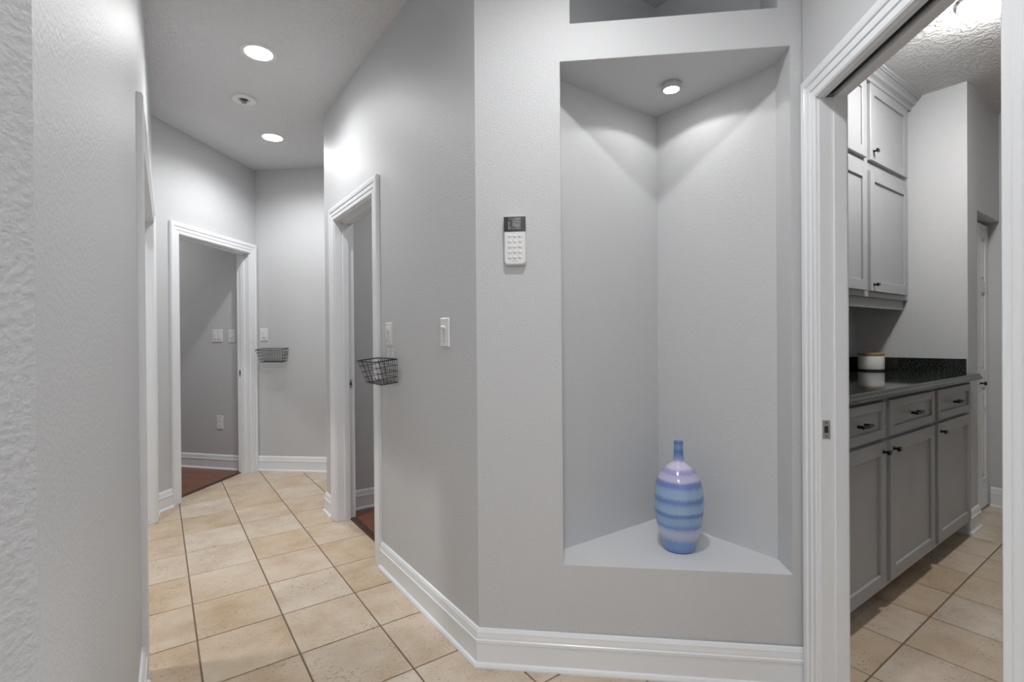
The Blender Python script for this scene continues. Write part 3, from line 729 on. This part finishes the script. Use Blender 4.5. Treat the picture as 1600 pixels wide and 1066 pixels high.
def carcass(root, x0, x1, z0, z1, yf, yb, stiles, rails, kind):
    g = G(); g.box((x0, yf+.018, z0), (x1, yb, z1)); g.build('carcass', 'cab', root)
    for a, b in stiles: g = G(); g.box((a, yf, z0), (b, yf+.018, z1)); g.build('face_stile', 'cab', root)
    for i in range(len(stiles)-1):
        for a, b in rails: g = G(); g.box((stiles[i][1], yf+.0004, a), (stiles[i+1][0], yf+.018, b)); g.build('face_rail', 'cab', root)
TOE, TOPZ = .088, .950
def base_cab(P, x0, x1, doors, stiles, label):
    r = tag(empty('base_cabinet', ((x0+x1)/2, FY, 0)), label, 'cabinet')
    off_ = Vector(r.location); sub = empty('fronts', (0, 0, 0))
    bpy.data.objects.remove(sub)
    X = off_.x; Yo = off_.y
    L0, L1 = x0-X, x1-X; yf = FY-Yo; yd = DY-Yo
    carcass(r, L0, L1, TOE, TOPZ, yf, YB-.002-Yo, [(a-X, b-X) for a, b in stiles], [(TOE, TOE+.04), (.735, .775), (TOPZ-.028, TOPZ)], 'base')
    g = G(); g.box((L0, .07, 0.0), (L1, .09, TOE)); g.build('toe_kick', 'cab', r)
    for a, b, kx in doors:
        a -= X; b -= X; kx -= X
        d = shaker(r, 'door', a, b, .112, .752, yd, yf-.0005, .060); knob(d, kx, .710, yd)
        d = shaker(r, 'drawer', a, b, .770, .932, yd, yf-.0005, .040); pull(d, (a+b)/2, .850, yd)
    return r
base_cab(None, 2.06, 3.331, [(2.09, 2.630, 2.598), (2.682, 3.302, 2.718)], [(2.06, 2.098), (2.624, 2.688), (3.296, 3.331)], 'grey shaker base cabinet with two doors and two drawers below the dark counter')
base_cab(None, 3.331, XE-.004, [(3.360, 3.972, 3.396)], [(3.331, 3.366), (3.966, XE-.004)], 'grey shaker base cabinet with one door and drawer against the wall corner')

# countertop with ogee edge and splashbacks
ct = tag(empty('countertop', (3.0, .83, TOPZ+.001)), 'polished dark green granite countertop with splashback over the base cabinets', 'countertop')
TZ = .988-TOPZ-.001
edge = [(-.022, .004), (-.026, .010), (-.024, .018), (-.016, .024), (-.013, .030), (-.010, TZ-.002), (-.006, TZ), (.62, TZ), (.62, .0), (-.014, .0)]
edge = [(y+.0, z) for y, z in edge]
k = len(edge); xa, xb = 2.06-3.0, XE-.003-3.0
yb_ = YB-.002-.83; edge = [(min(y, yb_), z) for y, z in edge]
g = G(); g.add([(xa, y, z) for y, z in edge] + [(xb, y, z) for y, z in edge], [(i, (i+1) % k, k+(i+1) % k, k+i) for i in range(k)] + [tuple(reversed(range(k))), tuple(range(k, 2*k))])
g.build('slab', 'granite', ct, smooth=25)
# nose of the slab past the wall corner
g = G(); e2 = [(y, z) for y, z in edge if y < 0] ; e2 = e2 + [(.034, TZ), (.034, 0)] if False else None
nose = [(-.022, .004), (-.026, .010), (-.024, .018), (-.016, .024), (-.013, .030), (-.010, TZ-.002), (-.006, TZ), (.034, TZ), (.034, 0), (-.014, 0)]
xo = XE+.026-3.0; kk = len(nose)
g.add([(xb, y, z) for y, z in nose] + [(xo if y > -.02 else xo-.008, y, z) for y, z in nose], [(i, (i+1) % kk, kk+(i+1) % kk, kk+i) for i in range(kk)] + [tuple(reversed(range(kk))), tuple(range(kk, 2*kk))])
g.build('slab_nose', 'granite', ct, smooth=25)
g = G(); g.bbox((xa, yb_-.02, TZ+.0003), (xb-.021, yb_, TZ+.088), .002); g.build('splashback', 'granite', ct)
g = G(); g.box((xb-.02, YD+.004-.83, TZ+.0003), (xb, yb_, TZ+.088)); g.build('splashback', 'granite', ct)

# canister
r = tag(empty('canister', (3.912, 1.330, .9885)), 'white ceramic canister with gold rims and wooden lid on the counter', 'canister')
g = G(); g.lathe([(.066, 0), (.070, .001), (.070, .008), (.066, .009)], 36); g.build('foot_ring', 'base_dark', r, smooth=40)
g = G(); g.lathe([(.066, .009), (.073, .010), (.0745, .014), (.0745, .098), (.073, .101)], 40); g.build('body', 'ceramic', r, smooth=40)
g = G(); g.lathe([(.073, .1012), (.0755, .1015), (.0755, .106), (.073, .1065)], 40); g.build('gold_rim', 'gold', r, smooth=40)
g = G(); g.lathe([(.070, .1067), (.0735, .108), (.0735, .117), (.070, .120)], 40); g.build('lid', 'lidwood', r, smooth=40)

# upper cabinets
UY = 1.168; UD = 1.150
U0, U1 = 2.66, XE-.003
X = (U0+U1)/2
r = tag(empty('wall_cabinet', (X, UY, 1.39)), 'tall grey shaker wall cabinets with crown moulding hung above the counter', 'cabinet')
zo = 1.39
stl = [(U0-X, U0+.035-X), (3.325-X, 3.400-X), (3.990-X, U1-X)]
g = G(); g.box((U0-X, .018, 1.452-zo), (U1-X, YB-.002-UY, 2.755-zo)); g.build('carcass', 'cab', r)
for a, b in stl: g = G(); g.box((a, 0, 1.452-zo), (b, .018, 2.755-zo)); g.build('face_stile', 'cab', r)
for i in range(2):
    for a, b in ((1.452, 1.495), (2.185, 2.255), (2.685, 2.755)): g = G(); g.box((stl[i][1], .0004, a-zo), (stl[i+1][0], .018, b-zo)); g.build('face_rail', 'cab', r)
g = G(); g.box((U0-X, .022, 1.392-zo), (U1-.01-X, .042, 1.452-zo)); g.build('light_valance', 'cab', r)
for a, b, kx in ((2.685, 3.338, 2.72), (3.392, 4.002, 3.432)):
    a -= X; b -= X; kx -= X
    d = shaker(r, 'door', a, b, 1.484-zo, 2.190-zo, UD-UY, -.0005, .060); knob(d, kx, 1.522-zo, UD-UY)
    d = shaker(r, 'door', a, b, 2.250-zo, 2.700-zo, UD-UY, -.0005, .060); knob(d, kx, 2.305-zo, UD-UY)
cr = [(0, 2.698), (-.022, 2.698), (-.026, 2.708), (-.026, 2.716), (-.030, 2.718), (-.030, 2.722), (-.044, 2.728), (-.050, 2.742), (-.062, 2.751), (-.062, 2.757), (-.070, 2.758), (-.070, 2.766), (-.078, 2.769), (-.080, 2.7795), (0, 2.7795)]
k = len(cr); g = G()
g.add([(U0-X, y, z-zo) for y, z in cr] + [(U1-X, y, z-zo) for y, z in cr], [(i, (i+1) % k, k+(i+1) % k, k+i) for i in range(k)] + [tuple(reversed(range(k))), tuple(range(k, 2*k))])
g.build('crown_moulding', 'cab', r, smooth=25)
